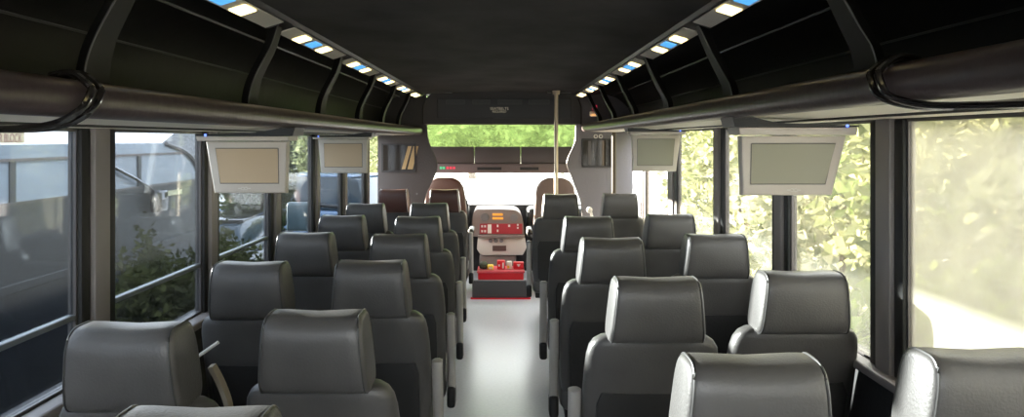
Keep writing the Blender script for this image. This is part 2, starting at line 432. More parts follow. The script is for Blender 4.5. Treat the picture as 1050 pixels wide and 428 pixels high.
# dark upright tube by the right panel
bm = bmesh.new(); tube(bm, [(.985, 6.85, 0.0), (.985, 6.85, 1.665)], .02, 12)
tag(link('stanchion_pole', bm, mat('bronze_pole', (.06, .05, .035), .4, .3), smooth=True), 'dark bronze upright pole in front of the right partition, reaching the right rack', 'pole')

# valance over the opening
V = thing('front_valance', 'black overhead valance across the front with vents and small cream lettering', 'overhead panel', (0, YF, 0))
bm = bmesh.new()
vx0, vx1, vz0, vz1 = -.785, .725, 1.742, 2.045
prism(bm, [(vx0, vz0), (vx1, vz0), (vx1, vz0+.16), (vx1-.03, 1.99), (vx1-.09, 2.02), (vx1-.10, 2.10), (vx0+.10, 2.10), (vx0+.09, 2.02), (vx0+.03, 1.99), (vx0, vz0+.16)], 'y', -.06, -.003, bev=.01)
M['valance'] = mat('valance_vinyl', (.026, .023, .023), .5)
link('valance_panel', bm, 'valance', V)
bm = bmesh.new(); t = .006
bm2 = bmesh.new(); box(bm2, -.64, .62, -.068, -.059, 1.80, 1.985, bev=.004); ip = link('recessed_panel', bm2, 'black', V)
for x0, x1 in ((-.56, -.38), (-.31, -.14), (-.07, .16), (.22, .42)):
    bm = bmesh.new()
    box(bm, x0, x1, -.074, -.068, 1.93, 1.936); box(bm, x0, x1, -.074, -.068, 1.968, 1.974)
    box(bm, x0, x0+.006, -.074, -.068, 1.936, 1.968); box(bm, x1-.006, x1, -.074, -.068, 1.936, 1.968)
    for k in range(3): box(bm, x0+.006, x1-.006, -.0725, -.0685, 1.942+k*.009, 1.945+k*.009)
    link('air_vent', bm, mat('vent_grey_%d' % int(x0*100+100), (.055, .052, .05), .4), V)
rt = Euler((math.pi/2, 0, 0))
text('lettering', 'SEATBELTS', .036, Vector((-.055, -.0695, 1.889)), rt, 'text', V)
text('lettering', 'REQUIRED', .028, Vector((-.055, -.0695, 1.861)), rt, 'text', V)
bm = bmesh.new(); box(bm, vx0+.02, vx1-.02, -.062, -.003, 1.739, 1.748, bev=.003); link('lower_lip', bm, mat('valance_lip', (.12, .09, .09), .5), V)
for x in (-.60, .50):
    bm = bmesh.new(); box(bm, x-.11, x+.11, -.30, -.16, 2.028, 2.042, bev=.003)
    tag(link('ceiling_vent', bm, mat('grey_vent_plate%d' % int(x*10), (.07, .075, .07), .6), loc=(0, YF, 0)), 'small grey plate in the ceiling at the %s end of the front valance' % ('left' if x < 0 else 'right'), 'ceiling plate')

# cab shell
bm = bmesh.new()
for s in (-1, 1):
    box(bm, min(s*1.22, s*1.28), max(s*1.22, s*1.28), 8.0, 9.3, -.25, .82)
    prism(bm, [(8.55, 2.11), (8.66, 2.11), (9.35, .80), (9.22, .80)], 'x', min(s*1.18, s*1.28), max(s*1.18, s*1.28))
box(bm, -1.22, 1.22, 9.22, 9.3, -.25, .80)
struct(link('wall_front', bm, 'wall'))
def shield(z0, z1, name, m):
    f = lambda z: 8.62+(2.10-z)/(1.30)*.68
    bm = bmesh.new(); prism(bm, [(f(z0), z0), (f(z1), z1), (f(z1)+.006, z1), (f(z0)+.006, z0)], 'x', -1.18, 1.18)
    return link(name, bm, m)
ws = struct(shield(.80, 1.40, 'window_30', 'glass_screen'))
g2 = shield(1.40, 2.10, 'tinted_band', 'glass_green'); g2.parent = ws

# header beam with sun visors, gauges lights
B = thing('header_beam', 'dark header console with sun visors across the windshield, below the green tinted band', 'header console', (0, 8.15, 0))
k8 = 8.15/775
bm = bmesh.new(); box(bm, -.86, .78, -.03, .2, 1.6-26*k8, 1.6-34*k8+.22, bev=.015)
bm.free(); bm = bmesh.new(); box(bm, -1.16, 1.16, -.02, .16, 1.6-34.5*k8, 1.6-25*k8, bev=.012)
M['beam'] = mat('header_plastic', (.13, .10, .10), .5)
link('console', bm, 'beam', B, smooth=True)
for x0, x1 in ((-1.14, -.335), (-.33, .165), (.17, 1.14)):
    bm = bmesh.new(); box(bm, x0, x1, .0, .035, 1.6-25*k8, 1.6-7.5*k8, bev=.01); link('sun_visor', bm, mat('visor_%d' % int(x0*100+200), (.065, .055, .055), .6), B, smooth=True)
for x0, x1 in ((-.30, -.04), (.16, .36)):
    bm = bmesh.new(); box(bm, x0, x1, -.024, -.018, 1.6-31.5*k8, 1.6-28.5*k8); link('slot', bm, 'rubber', B)
for i, x in enumerate((-.69, -.66, -.62, -.585, -.55)):
    bm = bmesh.new(); box(bm, x-.012, x+.012, -.026, -.018, 1.6-30.5*k8, 1.6-28*k8); link('indicator_light', bm, 'green_led' if i in (0, 1) else 'red_led', B)
bm = bmesh.new(); box(bm, -.14, .05, -.03, .0, 1.245, 1.275, bev=.010)
mir = thing('rear_view_mirror', 'small grey rear view mirror hanging below the header console', 'mirror', (0, 8.35, 0))
link('mirror_head', bm, mat('mirror_grey', (.25, .25, .27), .3), mir, smooth=True)
bm = bmesh.new(); tube(bm, [(-.06, 0.0, 1.27), (-.06, -.04, 1.30)], .01, 8); link('stem', bm, 'black', mir)

# grab pole by the aisle
bm = bmesh.new(); tube(bm, [(0, 0, 0), (0, 0, 2.03)], .0175, 16)
P = thing('stanchion_pole', 'bright brass-toned grab pole from floor to ceiling behind the right front seat', 'pole', (.455, 6.75, 0))
link('tube', bm, 'chrome', P, smooth=True)
bm = bmesh.new(); tube(bm, [(0, 0, 2.0), (0, 0, 2.035)], [.03, .036], 16); link('ceiling_flange', bm, 'chrome', P, smooth=True)
bm = bmesh.new(); tube(bm, [(0, 0, 0.0), (0, 0, .02)], [.045, .035], 16); link('floor_flange', bm, 'chrome', P, smooth=True)

# white ball topped handle
H = thing('ball_handle', 'small white ball-topped handle standing behind the right partition seat', 'handle', (.77, 6.9, 0))
bm = bmesh.new(); bmesh.ops.create_uvsphere(bm, u_segments=16, v_segments=12, radius=.028); bm.transform(Matrix.Translation((0, 0, .955)))
link('ball', bm, 'white', H, smooth=True)
bm = bmesh.new(); tube(bm, [(.045, .0, 0), (.045, 0, .80), (.012, 0, .94)], [.02, .014, .012], 12); link('stalk', bm, 'white', H, smooth=True)

# ---------------------------------------------------------- dashboard
D = thing('dashboard', 'rounded centre dashboard with red switch panel and orange displays', 'dashboard', (-.085, 8.6, 0))
kd = 8.6/775
def dz(q): return 1.6-(q-143)*kd
def dx(p): return (p-518)*kd+.085
ct = smooth_curve([(dx(485), dz(243)), (dx(484.5), dz(225)), (dx(487), dz(216)), (dx(495), dz(215)), (dx(520), dz(215)), (dx(531), dz(217)), (dx(536), dz(226)), (dx(538), dz(243))], 5)
bm = bmesh.new(); prism(bm, [(p.x, p.y) for p in ct], 'y', 0, .5, bev=.01); link('gauge_pod', bm, 'dash', D, smooth=True)
bm = bmesh.new(); box(bm, dx(492), dx(535.5), -.012, .0, dz(240), dz(229.5), bev=.003); rp = link('switch_panel', bm, 'redpanel', D)
for p, q, w_, h_ in ((500, 232, 4, 9), (493.5, 231, 1.8, 2.2), (496.5, 231, 1.8, 2.2), (493.5, 236, 1.8, 2.2), (496.5, 236, 1.8, 2.2), (509.5, 230.5, 1.6, 2.4), (509.5, 235.5, 1.6, 2.4), (521, 230.5, 2.2, 2.2), (530, 229.8, 1.8, 1.8), (530, 232.8, 1.8, 1.8)):
    bm = bmesh.new(); box(bm, dx(p), dx(p+w_), -.018, -.011, dz(q+(h_ if h_ > 4 else h_))+(.02 if h_ > 4 else 0), dz(q)+(.02 if h_ > 4 else 0)); link('switch', bm, 'mark', rp)
for p, q, r in ((497, 223, 4), (527, 223.5, 3.4)):
    bm = bmesh.new(); tube(bm, [(dx(p)+r*kd*math.cos(a*math.pi/8), -.006, dz(q)+r*kd*math.sin(a*math.pi/8)) for a in range(17)], .005, 6)
    b = bmesh.new(); bmesh.ops.create_cone(b, cap_ends=True, segments=20, radius1=r*kd*.85, radius2=r*kd*.85, depth=.006); merge(bm, b, Matrix.Translation((dx(p), -.003, dz(q))) @ Matrix.Rotation(math.pi/2, 4, 'X'))
    link('gauge', bm, 'metal', D, smooth=True)
for q, m in ((219, 'orange'), (223, 'orange')):
    bm = bmesh.new(); box(bm, dx(505), dx(515.5 if q == 219 else 516), -.01, .0, dz(q+2.2), dz(q)); link('display', bm, m, D)
bm = bmesh.new(); box(bm, dx(490), dx(538), -.05, .02, dz(243.5), dz(241), bev=.006); link('ledge', bm, 'dash', D)
ct = [(dx(493), dz(262)), (dx(536), dz(262)), (dx(540), dz(254)), (dx(538), dz(243.3)), (dx(490), dz(243.3)), (dx(489), dz(256))]
bm = bmesh.new(); prism(bm, ct, 'y', -.0, .45, bev=.015); link('lower_console', bm, 'dash_light', D, smooth=True)
for p in (503, 508.5, 514):
    bm = bmesh.new(); b = bmesh.new(); bmesh.ops.create_cone(b, cap_ends=True, segments=16, radius1=.025, radius2=.02, depth=.02)
    merge(bm, b, Matrix.Translation((dx(p), -.01, dz(247))) @ Matrix.Rotation(math.pi/2, 4, 'X')); link('knob', bm, 'metal', D, smooth=True)
bm = bmesh.new(); box(bm, dx(505), dx(519), -.012, .0, dz(257.5), dz(252), bev=.004); link('drawer', bm, mat('brown_drawer', (.10, .06, .05), .5), D)
bm = bmesh.new(); box(bm, -.21, .21, .05, .5, 0, dz(262), bev=.02); link('pedestal', bm, 'dash', D)
bm = bmesh.new(); box(bm, -1.1, -.34, .1, .55, .55, .82, bev=.05, seg=3); link('dash_wing', bm, 'black', D, smooth=True)
bm = bmesh.new(); box(bm, .34, 1.28, .1, .55, .55, .80, bev=.05, seg=3); link('dash_wing', bm, 'black', D, smooth=True)
# steering wheel
SW = thing('steering_wheel', 'black steering wheel behind the left front seat', 'steering wheel', (-.62, 8.38, .86))
bm = bmesh.new(); tl_ = Matrix.Rotation(math.radians(-62), 4, 'X')
tube(bm, [tl_ @ Vector((.2*math.cos(a*math.pi/16), .2*math.sin(a*math.pi/16), 0)) for a in range(33)], .014, 8); link('rim', bm, 'black', SW, smooth=True)
bm = bmesh.new()
for a in (0, 2.1, 4.2): tube(bm, [(0, 0, 0), tl_ @ Vector((.2*math.cos(a+1.57), .2*math.sin(a+1.57), 0))], .012, 6)
tube(bm, [(0, 0, 0), (0, .3, -.16)], .025, 8); link('column', bm, 'black', SW, smooth=True)

# step and red things at the end of the aisle
ST = thing('step_board', 'dark grey low board across the aisle end with a bright red edge strip below', 'step', (-.045, 7.56, 0))
kk = 7.56/775
bm = bmesh.new(); box(bm, -.285, .285, 0, .05, .012, 1.6-145*kk, bev=.008); link('riser', bm, mat('step_grey', (.055, .055, .06), .6), ST)
bm = bmesh.new(); box(bm, -.30, .30, -.016, .05, .001, .012); link('edge_strip', bm, 'red', ST)
RB = thing('red_crate', 'bright red shallow crate behind the grey step board', 'crate', (-.03, 7.78, 0))
kb = 7.78/775
bm = bmesh.new(); box(bm, -.25, .22, 0, .30, .0, .235, bev=.012); link('body', bm, 'red', RB, smooth=True)
bm = bmesh.new(); box(bm, -.26, .23, -.01, .31, .222, .245, bev=.006); link('rim', bm, mat('pink_edge', (.85, .12, .16), .35), RB)
for nm, x0, x1, y, z1, m, lb, ct_ in (('red_package', -.055, .03, 7.90, .335, 'red', 'red wrapped package with white and yellow labels on the red crate, left of the two', 'package'),
                                      ('red_package', .115, .225, 7.92, .315, 'red', 'red packet with a small pale emblem at the right end of the red crate', 'package'),
                                      ('yellow_packet', -.155, -.09, 7.86, .295, 'yellow', 'small bright yellow packet on the red crate', 'packet'),
                                      ('white_cup', .045, .10, 7.90, .325, 'white', 'small white carton between the two red packages', 'carton')):
    t = thing(nm, lb, ct_, ((x0+x1)/2-.03, y, .2455)); hw = (x1-x0)/2
    bm = bmesh.new(); box(bm, -hw, hw, -.035, .035, 0, z1-.245, bev=.01); link('wrapper', bm, m, t, smooth=True)
    bm = bmesh.new()
    if nm == 'red_package' and x0 > .1: prism(bm, [(-.02, .05), (.02, .05), (0, .02)], 'y', -.038, -.035)
    elif nm == 'red_package': box(bm, .012, .03, -.038, -.035, .01, .07); box(bm, -.03, -.012, -.038, -.035, .03, .05)
    elif nm == 'white_cup': box(bm, -.02, .0, -.038, -.035, .012, .04)
    else: box(bm, -.018, .018, -.038, -.035, .01, .03)
    link('label', bm, 'yellow' if nm == 'white_cup' else 'white', t)
# small dark posy at the left end
t = thing('dark_bag', 'small dark crumpled bag at the left end of the red crate', 'bag', (-.225, 7.9, .2455))
bm = bmesh.new(); bmesh.ops.create_icosphere(bm, subdivisions=3, radius=.05)
for v in bm.verts: v.co *= 1+random.uniform(-.12, .12); v.co.z = (v.co.z+.045)*.8 if v.co.z > -.045 else 0
link('bag_body', bm, mat('olive_bag', (.07, .08, .05), .6), t, smooth=True)

# ============================================================ SEATS
def make_headrest(parent, m, wd=.143, zc=1.061, hz=.104, hy=.080, pip='piping'):
    bm = bmesh.new(); n = 32; rr = []
    for x, sc in ((-1, .70), (-.985, .84), (-.95, .93), (-.86, .985), (-.70, 1), (-.35, 1.0), (0, 1.0), (.35, 1.0), (.70, 1), (.86, .985), (.95, .93), (.985, .84), (1, .70)):
        ring = []
        for k in range(n):
            a, b = sup(2*math.pi*k/n, 3.9)
            y = hy*a*sc; z = hz*b*(.5+.5*sc) if sc < 1 else hz*b
            if z > 0: y *= 1-.12*(z/hz)**2
            zz = z - (.006*(1-abs(x)) if b > 0 else 0)      # top sags a little
            ring.append(Vector((x*wd*(1-.07*(z/hz)), y-.012*(z/hz), zc+zz)))
        rr.append(ring)
    rings(bm, rr); h = link('headrest', bm, m, parent, smooth=True)
    for sx in (-.93, .93):
        bm = bmesh.new(); pts = []
        for k in range(n+1):
            a, b = sup(2*math.pi*k/n, 3.9); sc = .945
            y = hy*a*sc; z = hz*b*(.5+.5*sc)
            if z > 0: y *= 1-.12*(z/hz)**2
            pts.append((sx*wd*(1-.07*(z/hz)), y-.012*(z/hz), zc+z))
        tube(bm, pts, .003, 6, cap=False); link('piping', bm, pip, h, smooth=True)
    return h
def make_seat(kind, side):
    """side: which way the aisle lies (+1 = right of the seat, -1 = left, 0 = no armrest)"""
    r = thing('bus_seat', 'seat', 'seat')
    lm = {'grey': 'leather', 'brown': 'leather_brown'}[kind]
    make_headrest(r, lm, pip='piping' if kind == 'grey' else 'arm')
    bm = bmesh.new()
    loft_z(bm, [(.40, 0, .20, .190, .055), (.42, 0, .195, .205, .062), (.50, 0, .175, .215, .066), (.62, 0, .145, .220, .066), (.74, 0, .110, .221, .064), (.84, 0, .075, .217, .062),
                (.90, 0, .052, .212, .060), (.935, 0, .038, .205, .056), (.957, 0, .030, .192, .050), (.970, 0, .026, .172, .042), (.976, 0, .024, .14, .03)], e=3.6, n=36)
    link('backrest', bm, 'leather', r, smooth=True)
    bm = bmesh.new()      # dark panel added to make the lower back darker
    loft_z(bm, [(.44, 0, .135, .15, .018), (.47, 0, .116, .175, .018), (.62, 0, .083, .180, .018), (.74, 0, .048, .180, .018), (.78, 0, .043, .165, .014)], e=5, n=24)
    link('back_darkening_panel', bm, 'leather_dark', r, smooth=True)
    bm = bmesh.new()
    box(bm, -.215, .215, .14, .62, .33, .455, bev=.045, seg=4); link('cushion', bm, 'leather', r, smooth=True)
    bm = bmesh.new(); box(bm, -.19, .19, .18, .56, .29, .335, bev=.006); link('seat_frame', bm, 'black', r)
    for y in (.24, .50):
        bm = bmesh.new(); prism(bm, [(-.03, .29), (.03, .29), (.045, .0), (-.045, .0)], 'y', y-.02, y+.02); link('leg', bm, 'metal', r)
    if side:
        s = side; bm = bmesh.new()
        pts = smooth_curve([(s*.243, .20, .37), (s*.243, .185, .50), (s*.243, .15, .63), (s*.243, .125, .72), (s*.243, .125, .77)], 5)
        rr = []
        for i, p in enumerate(pts):
            t = i/(len(pts)-1); hy = .030 - .006*abs(t-.5); hx = .022
            if i == len(pts)-1: hy *= .5; hx *= .6
            rr.append([Vector((p.x+hx*sup(2*math.pi*k/16, 3)[0], p.y+hy*sup(2*math.pi*k/16, 3)[1], p.z)) for k in range(16)])
        rings(bm, rr); a = link('armrest', bm, 'arm', r, smooth=True)
        bm = bmesh.new(); box(bm, s*.243-.022, s*.243+.022, .15, .24, .30, .40, bev=.015, seg=3); link('pivot_cover', bm, 'black', a, smooth=True)
    return r
protos = {}
used = set()
def seat(kind, side, x, y, label, group, rz=0, dz_=0):
    key = (kind, side)
    if key not in protos: protos[key] = make_seat(kind, side); o = protos[key]
    else: o = copy_tree(protos[key])
    o.location = (x, y, dz_); o.rotation_euler = (0, 0, rz); o['label'] = label; o['category'] = 'seat'; o['group'] = group
    o.scale = (.92 if x < 0 else 1, 1, 1)
    return o
GL = 'leather seats on the left of the aisle'; GR = 'leather seats on the right of the aisle'
R_ = math.radians
# left, aisle column (nearest first)
seat('grey', 1, -.497, 1.22, 'nearest left aisle seat, only its grey headrest top in view at the bottom edge', GL)
seat('grey', 1, -.478, 1.93, 'dark grey leather aisle seat on the left, second nearest, large headrest low in view', GL)
seat('grey', 1, -.480, 2.73, 'dark grey leather aisle seat left of the aisle, third from the camera', GL)
seat('grey', 1, -.485, 3.49, 'dark grey leather aisle seat left of the aisle, fourth from the camera', GL)
seat('grey', 1, -.492, 4.29, 'dark grey leather aisle seat left of the aisle, fifth from the camera', GL)
seat('grey', 1, -.520, 5.20, 'dark grey leather aisle seat left of the aisle, directly behind the brown-headed one', GL)
# left, window column
seat('grey', 0, -.885, 1.80, 'dark grey leather seat beside the left window, nearest of that column', GL)
seat('grey', 0, -.903, 2.70, 'dark grey leather seat beside the left window, second of that column', GL)
seat('grey', 0, -.932, 3.55, 'dark grey leather seat beside the left window, third of that column', GL)
seat('grey', 0, -.932, 4.35, 'dark grey leather seat beside the left window, fourth of that column', GL)
seat('grey', 0, -.948, 5.16, 'dark grey leather seat beside the left window, fifth, behind the brown-headed one', GL)
seat('brown', 0, -.975, 6.62, 'seat with brown headrest at the left window, against the dark partition', GL)
seat('brown', 1, -.530, 6.62, 'seat with brown headrest beside the aisle, in front of the tall rounded driver seat', GL)
# right, aisle column
seat('grey', -1, .492, 1.53, 'nearest right aisle seat, broad pale-topped headrest at the bottom edge', GR)
seat('grey', -1, .475, 2.40, 'grey leather aisle seat right of the aisle, second from the camera, sunlit top', GR)
seat('grey', -1, .470, 3.36, 'grey leather aisle seat right of the aisle, third from the camera', GR)
seat('grey', -1, .468, 4.29, 'grey leather aisle seat right of the aisle, fourth from the camera', GR)
seat('grey', -1, .440, 6.05, 'black leather aisle seat farthest forward on the right, beside the brass pole', GR)
# right, window column
seat('grey', 0, .985, 1.57, 'nearest right window seat, headrest with sunlit cream side and top at the right corner', GR)
seat('grey', 0, .975, 2.51, 'grey leather seat beside the right window, second of that column, white sunlit top', GR)
seat('grey', 0, .965, 3.49, 'grey leather seat beside the right window, third of that column', GR)
seat('grey', 0, .960, 4.42, 'grey leather seat beside the right window, fourth of that column', GR)
seat('grey', 0, .925, 6.12, 'black leather window seat farthest forward on the right, by the bronze pole', GR)

def captain(x, y, label, m):
    r = thing('cab_seat', label, 'seat', (x, y, 0))
    bm = bmesh.new()
    loft_z(bm, [(.42, 0, .12, .20, .06), (.60, 0, .09, .22, .065), (.85, 0, .04, .215, .06), (1.02, 0, .01, .205, .055), (1.12, 0, 0, .185, .05), (1.175, 0, -.005, .15, .045), (1.205, 0, -.008, .10, .035), (1.215, 0, -.008, .06, .02)], e=3, n=32)
    link('backrest', bm, m, r, smooth=True)
    bm = bmesh.new(); box(bm, -.23, .23, .1, .58, .34, .47, bev=.05, seg=4); link('cushion', bm, m, r, smooth=True)
    bm = bmesh.new(); box(bm, -.17, .17, .18, .5, 0, .345, bev=.02); link('pedestal', bm, 'black', r)
    for s in (-1, 1):
        bm = bmesh.new(); box(bm, s*.255-.03, s*.255+.03, .10, .42, .60, .68, bev=.025, seg=3)
        tube(bm, [(s*.235, .11, .62), (s*.215, .09, .60)], .02, 8)
        link('armrest', bm, 'black', r, smooth=True)
captain(-.605, 7.62, 'tall round-topped dark brown driver seat at the front left', 'leather_brown')
captain(.505, 7.62, 'tall round-topped taupe seat at the front right, behind the brass pole', 'taupe')

# seat belt beside the nearest left window seat
bl = thing('seat_belt', 'short tan seat belt with pale buckle tip beside the nearest left window seat', 'seat belt', (-.80, 2.0, 0))
bm = bmesh.new()
pts = smooth_curve([(.01, .02, .99), (.03, .04, .93), (.055, .03, .86), (.05, .05, .72), (.04, .1, .50)], 5)
rings(bm, [[p+Vector((-.006, 0, -.002)), p+Vector((-.006, .03, 0)), p+Vector((.006, .03, .002)), p+Vector((.006, 0, 0))] for p in pts]); link('webbing', bm, 'belt', bl)
bm = bmesh.new(); tube(bm, [(-.02, .02, 1.02), (.03, .03, 1.055)], .005, 6); link('tongue', bm, 'white', bl)

# ============================================================ MONITORS
def monitor(xin, xout, y, zt, zb, ztop, label, scr, taper):
    s = 1 if xin > 0 else -1
    r = thing('ceiling_monitor', label, 'monitor', ((xin+xout)/2, y, zt), group='beige monitors hanging under the racks')
    cx = (xin+xout)/2; a = (abs(xout)-abs(xin))/2; H_ = zt-zb
    q = lambda v: s*v
    bm = bmesh.new(); poly = [(q(-a+.006), 0), (q(a-.012), 0), (q(a-taper), -H_), (q(-a+.012), -H_)]
    prism(bm, poly, 'y', 0, .045, bev=.008, seg=3); link('casing', bm, 'monitor', r, smooth=True)
    bm = bmesh.new(); m_ = .032
    poly = [(q(-a+.008+m_), -.026), (q(a-.018-m_), -.026), (q(a-taper-m_*.75), -H_+.038), (q(-a+.012+m_*.8), -H_+.038)]
    prism(bm, poly, 'y', -.0018, .004); sc = link('screen', bm, scr, r)
    bm = bmesh.new(); poly2 = poly
    b2 = [(p[0], p[1]) for p in poly]
    tube(bm, [(p[0], -.001, p[1]) for p in b2+[b2[0]]], .0022, 6, cap=False); link('bezel_edge', bm, mat('bezel_edge', (.20, .19, .17), .5) if 'bezel' not in M else M['bezel'], r)
    bm = bmesh.new()
    for k, xx in enumerate((-.022, -.010, .002, .014)):
        if k in (1, 2): tube(bm, [(xx+.006*math.cos(t_*math.pi/4), -.002, -H_+.018+.005*math.sin(t_*math.pi/4)) for t_ in range(9)], .0016, 5)
        else: box(bm, xx-.005, xx+.005, -.003, .0, -H_+.016, -H_+.020)
    link('badge', bm, 'mark', r)
    bm = bmesh.new(); h2 = ztop-zt
    prism(bm, [(q(-a-.004), .002), (q(a+.014), .002), (q(a+.018), h2), (q(-a-.008), h2)], 'y', -.02, .11, bev=.006); link('hinge_cap', bm, 'monitor', r, smooth=True)
    bm = bmesh.new()      # dark wedge bracket against the rack rail and underside
    zr = (1.66 if s > 0 else 1.625)
    prism(bm, [(q(-a-.02), h2+.001), (q(a+.02), h2+.001), (q(a+.02), h2+.006), (q(-a+.12), h2+.014), (q(-a+.01), zr-zt+.02), (q(-a-.03), zr-zt+.02)], 'y', -.02, .12); link('mount_bracket', bm, 'black', r)
    bm = bmesh.new(); b = bmesh.new(); bmesh.ops.create_uvsphere(b, u_segments=10, v_segments=6, radius=.005)
    merge(bm, b, Matrix.Translation((q(a-.02), -.022, h2+.004))); link('indicator_light', bm, 'blue_led', r)
    return r
M['bezel'] = mat('bezel_edge', (.20, .19, .17), .5)
monitor(-.822, -1.150, 2.87, 1.592, 1.395, 1.612, 'beige monitor with warm-lit tan blank screen under the left rack, nearer one', 'screen_a', .045)
monitor(-.856, -1.184, 4.73, 1.600, 1.388, 1.614, 'beige monitor with warm-lit brownish blank screen under the left rack, farther one', 'screen_a', .03)
monitor(.774, 1.142, 2.50, 1.612, 1.414, 1.640, 'beige monitor with grey blank screen under the right rack, nearer one', 'screen_b', .06)
monitor(.800, 1.127, 4.80, 1.628, 1.396, 1.650, 'beige monitor with grey blank screen under the right rack, farther one', 'screen_b', .04)

# ============================================================ CABLES round the rails
def cable(name, label, s, xn, nt_, nb, yc, k=1.0):
    r = thing(name, label, 'cable', (0, 0, 0))
    for j, dy in enumerate((0, .035)):
        bm = bmesh.new(); zc = (nt_+nb)/2; hz = (nt_-nb)/2+.012
        pts = [(s*(xn+.08), yc+dy+.01, nt_+.012), (s*(xn+.035), yc+dy, nt_+.016), (s*(xn-.004), yc+dy-.01, nt_-.008), (s*(xn-.012), yc+dy-.02, zc+.01), (s*(xn-.006), yc+dy-.045, nb+.008),
               (s*(xn+.03), yc+dy-.10/k, nb-.012*k), (s*(xn+.06), yc+dy-.22/k, nb-.018*k), (s*(xn+.10), yc+dy-.42, nb-.021*k+.006*j), (s*(xn+.14), yc+dy-.70, nb-.022*k)]
        tube(bm, smooth_curve(pts, 6), .007, 8); link('loop', bm, 'cable', r, smooth=True)
cable('cable', 'black doubled cable looped round the left rack rail and hanging beneath it', -1, .78, 1.709, 1.645, 1.42, 1.5)
cable('cable', 'black doubled cable looped round the right rack rail and trailing beneath it', 1, .725, 1.743, 1.674, 1.46)

# small fittings on the front end of the right rack
bm = bmesh.new(); box(bm, .78, .86, 6.95, 7.0, 1.81, 1.86, bev=.01)
t = thing('reading_lamp', 'small lit amber fitting inside the front end of the right rack', 'lamp', (0, 0, 0))
link('housing', bm, 'lamp_housing', t, smooth=True)
bm = bmesh.new(); box(bm, .785, .855, 6.94, 6.95, 1.815, 1.832); link('lens', bm, mat('amber_lens', (1, .6, .2), .5, emit=(1, .5, .2), estr=.4), t)
bm = bmesh.new(); box(bm, .80, .845, 6.94, 6.96, 1.815+.055, 1.815+.10); tag(link('indicator_light', bm, 'red_led'), 'tiny red light above the amber fitting inside the right rack', 'light')

# ============================================================ OUTSIDE
GZ = -1.0
struct(link('ground', bx(-60, 60, -30, 90, GZ-.2, GZ), 'ground'))

# neighbouring shuttle bus on the left
NB = thing('shuttle_bus', 'long shuttle bus parked outside the left windows, pale upper band and navy flank', 'bus', (-3.2, 0, GZ))
R = math.radians
def nz(z): return z-GZ
front = smooth_curve([(7.1, nz(1.56)), (7.55, nz(1.47)), (7.85, nz(1.30)), (8.05, nz(1.05)), (8.15, nz(.8)), (8.2, nz(.62))], 5)
f = [(p.x, p.y) for p in front]
bm = bmesh.new(); prism(bm, [(-6, nz(1.18)), (-6, nz(1.52)), (-5.9, nz(1.57)), (7.0, nz(1.565))]+[p for p in f if p[1] > nz(1.18)]+[(8.0, nz(1.18))], 'x', -2.3, 0)
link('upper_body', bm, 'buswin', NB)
bm = bmesh.new(); prism(bm, [(-6, nz(.64)), (-6, nz(1.18)), (8.0, nz(1.18))]+[p for p in f if p[1] < nz(1.18)]+[(8.2, nz(.64))], 'x', -2.3, .0); link('middle_body', bm, 'busgrey', NB)
bm = bmesh.new(); prism(bm, [(-6, .35), (-6, nz(.64)), (8.2, nz(.64)), (8.9, nz(.45)), (9.2, nz(.2)), (9.25, .35)], 'x', -2.3, .01, bev=.03); link('lower_body', bm, 'busnavy', NB, smooth=True)
bm = bmesh.new()
tube(bm, [(.015, p[0], p[1]) for p in f]+[], .02, 6); link('windshield_edge', bm, 'alu', NB, smooth=True)
bm = bmesh.new(); box(bm, 0, .012, -6, 7.6, nz(1.455), nz(1.475)); link('drip_rail', bm, mat('rusty_rail', (.20, .17, .16), .6), NB)
bm = bmesh.new(); box(bm, 0, .012, -6, 7.9, nz(1.17), nz(1.19)); link('belt_rail', bm, 'alu', NB)
bm = bmesh.new(); box(bm, 0, .02, -6, 8.1, nz(.60), nz(.66), bev=.005); link('rub_rail', bm, 'busgrey', NB)
for yy in (-5, -1.5, 2.0, 4.9, 6.6):
    bm = bmesh.new(); box(bm, 0, .010, yy-.03, yy+.03, nz(1.19), nz(1.455)); link('window_post', bm, 'busgrey', NB)
for yy in (-3.5, 7.2):
    bm = bmesh.new(); b = bmesh.new(); bmesh.ops.create_cone(b, cap_ends=True, segments=28, radius1=.42, radius2=.42, depth=.28)
    merge(bm, b, Matrix.Translation((-.12, yy, .42)) @ Matrix.Rotation(math.pi/2, 4, 'Y')); link('wheel', bm, 'tyre', NB)
bm = bmesh.new(); box(bm, .0, .02, 7.1, 7.44, nz(1.065), nz(1.11)); link('cream_plate', bm, mat('cream_plate', (.75, .72, .45), .5), NB)
bm = bmesh.new(); tube(bm, [(.03, 6.9, nz(1.1)), (.04, 6.5, nz(1.25)), (.03, 6.1, nz(1.38))], .015, 6); box(bm, .02, .10, 6.75, 6.98, nz(.94), nz(1.14), bev=.03); link('side_mirror', bm, 'carblack', NB, smooth=True)

# sign beyond the bus roof
SG = thing('shop_sign', 'cream sign with maroon capitals reading BLOCK above the shuttle bus roof', 'sign', (-9.45, 14.0, GZ), R(33))
link('board', bx(-.45, .46, 0, .06, nz(1.50), nz(1.76), bev=.01), 'sign', SG)
for x in (-.36, .22): link('post', bx(x-.03, x+.03, .06, .12, 0, nz(1.7)), 'metal', SG)
tx = text('lettering', 'R BLOCK', .235, Vector((-.19, -.004, nz(1.618))), Euler((math.pi/2, 0, 0)), 'signred', SG, .004)
for v in tx.data.vertices: v.co.x = v.co.x*0+.24+(v.co.x+.19)*.37

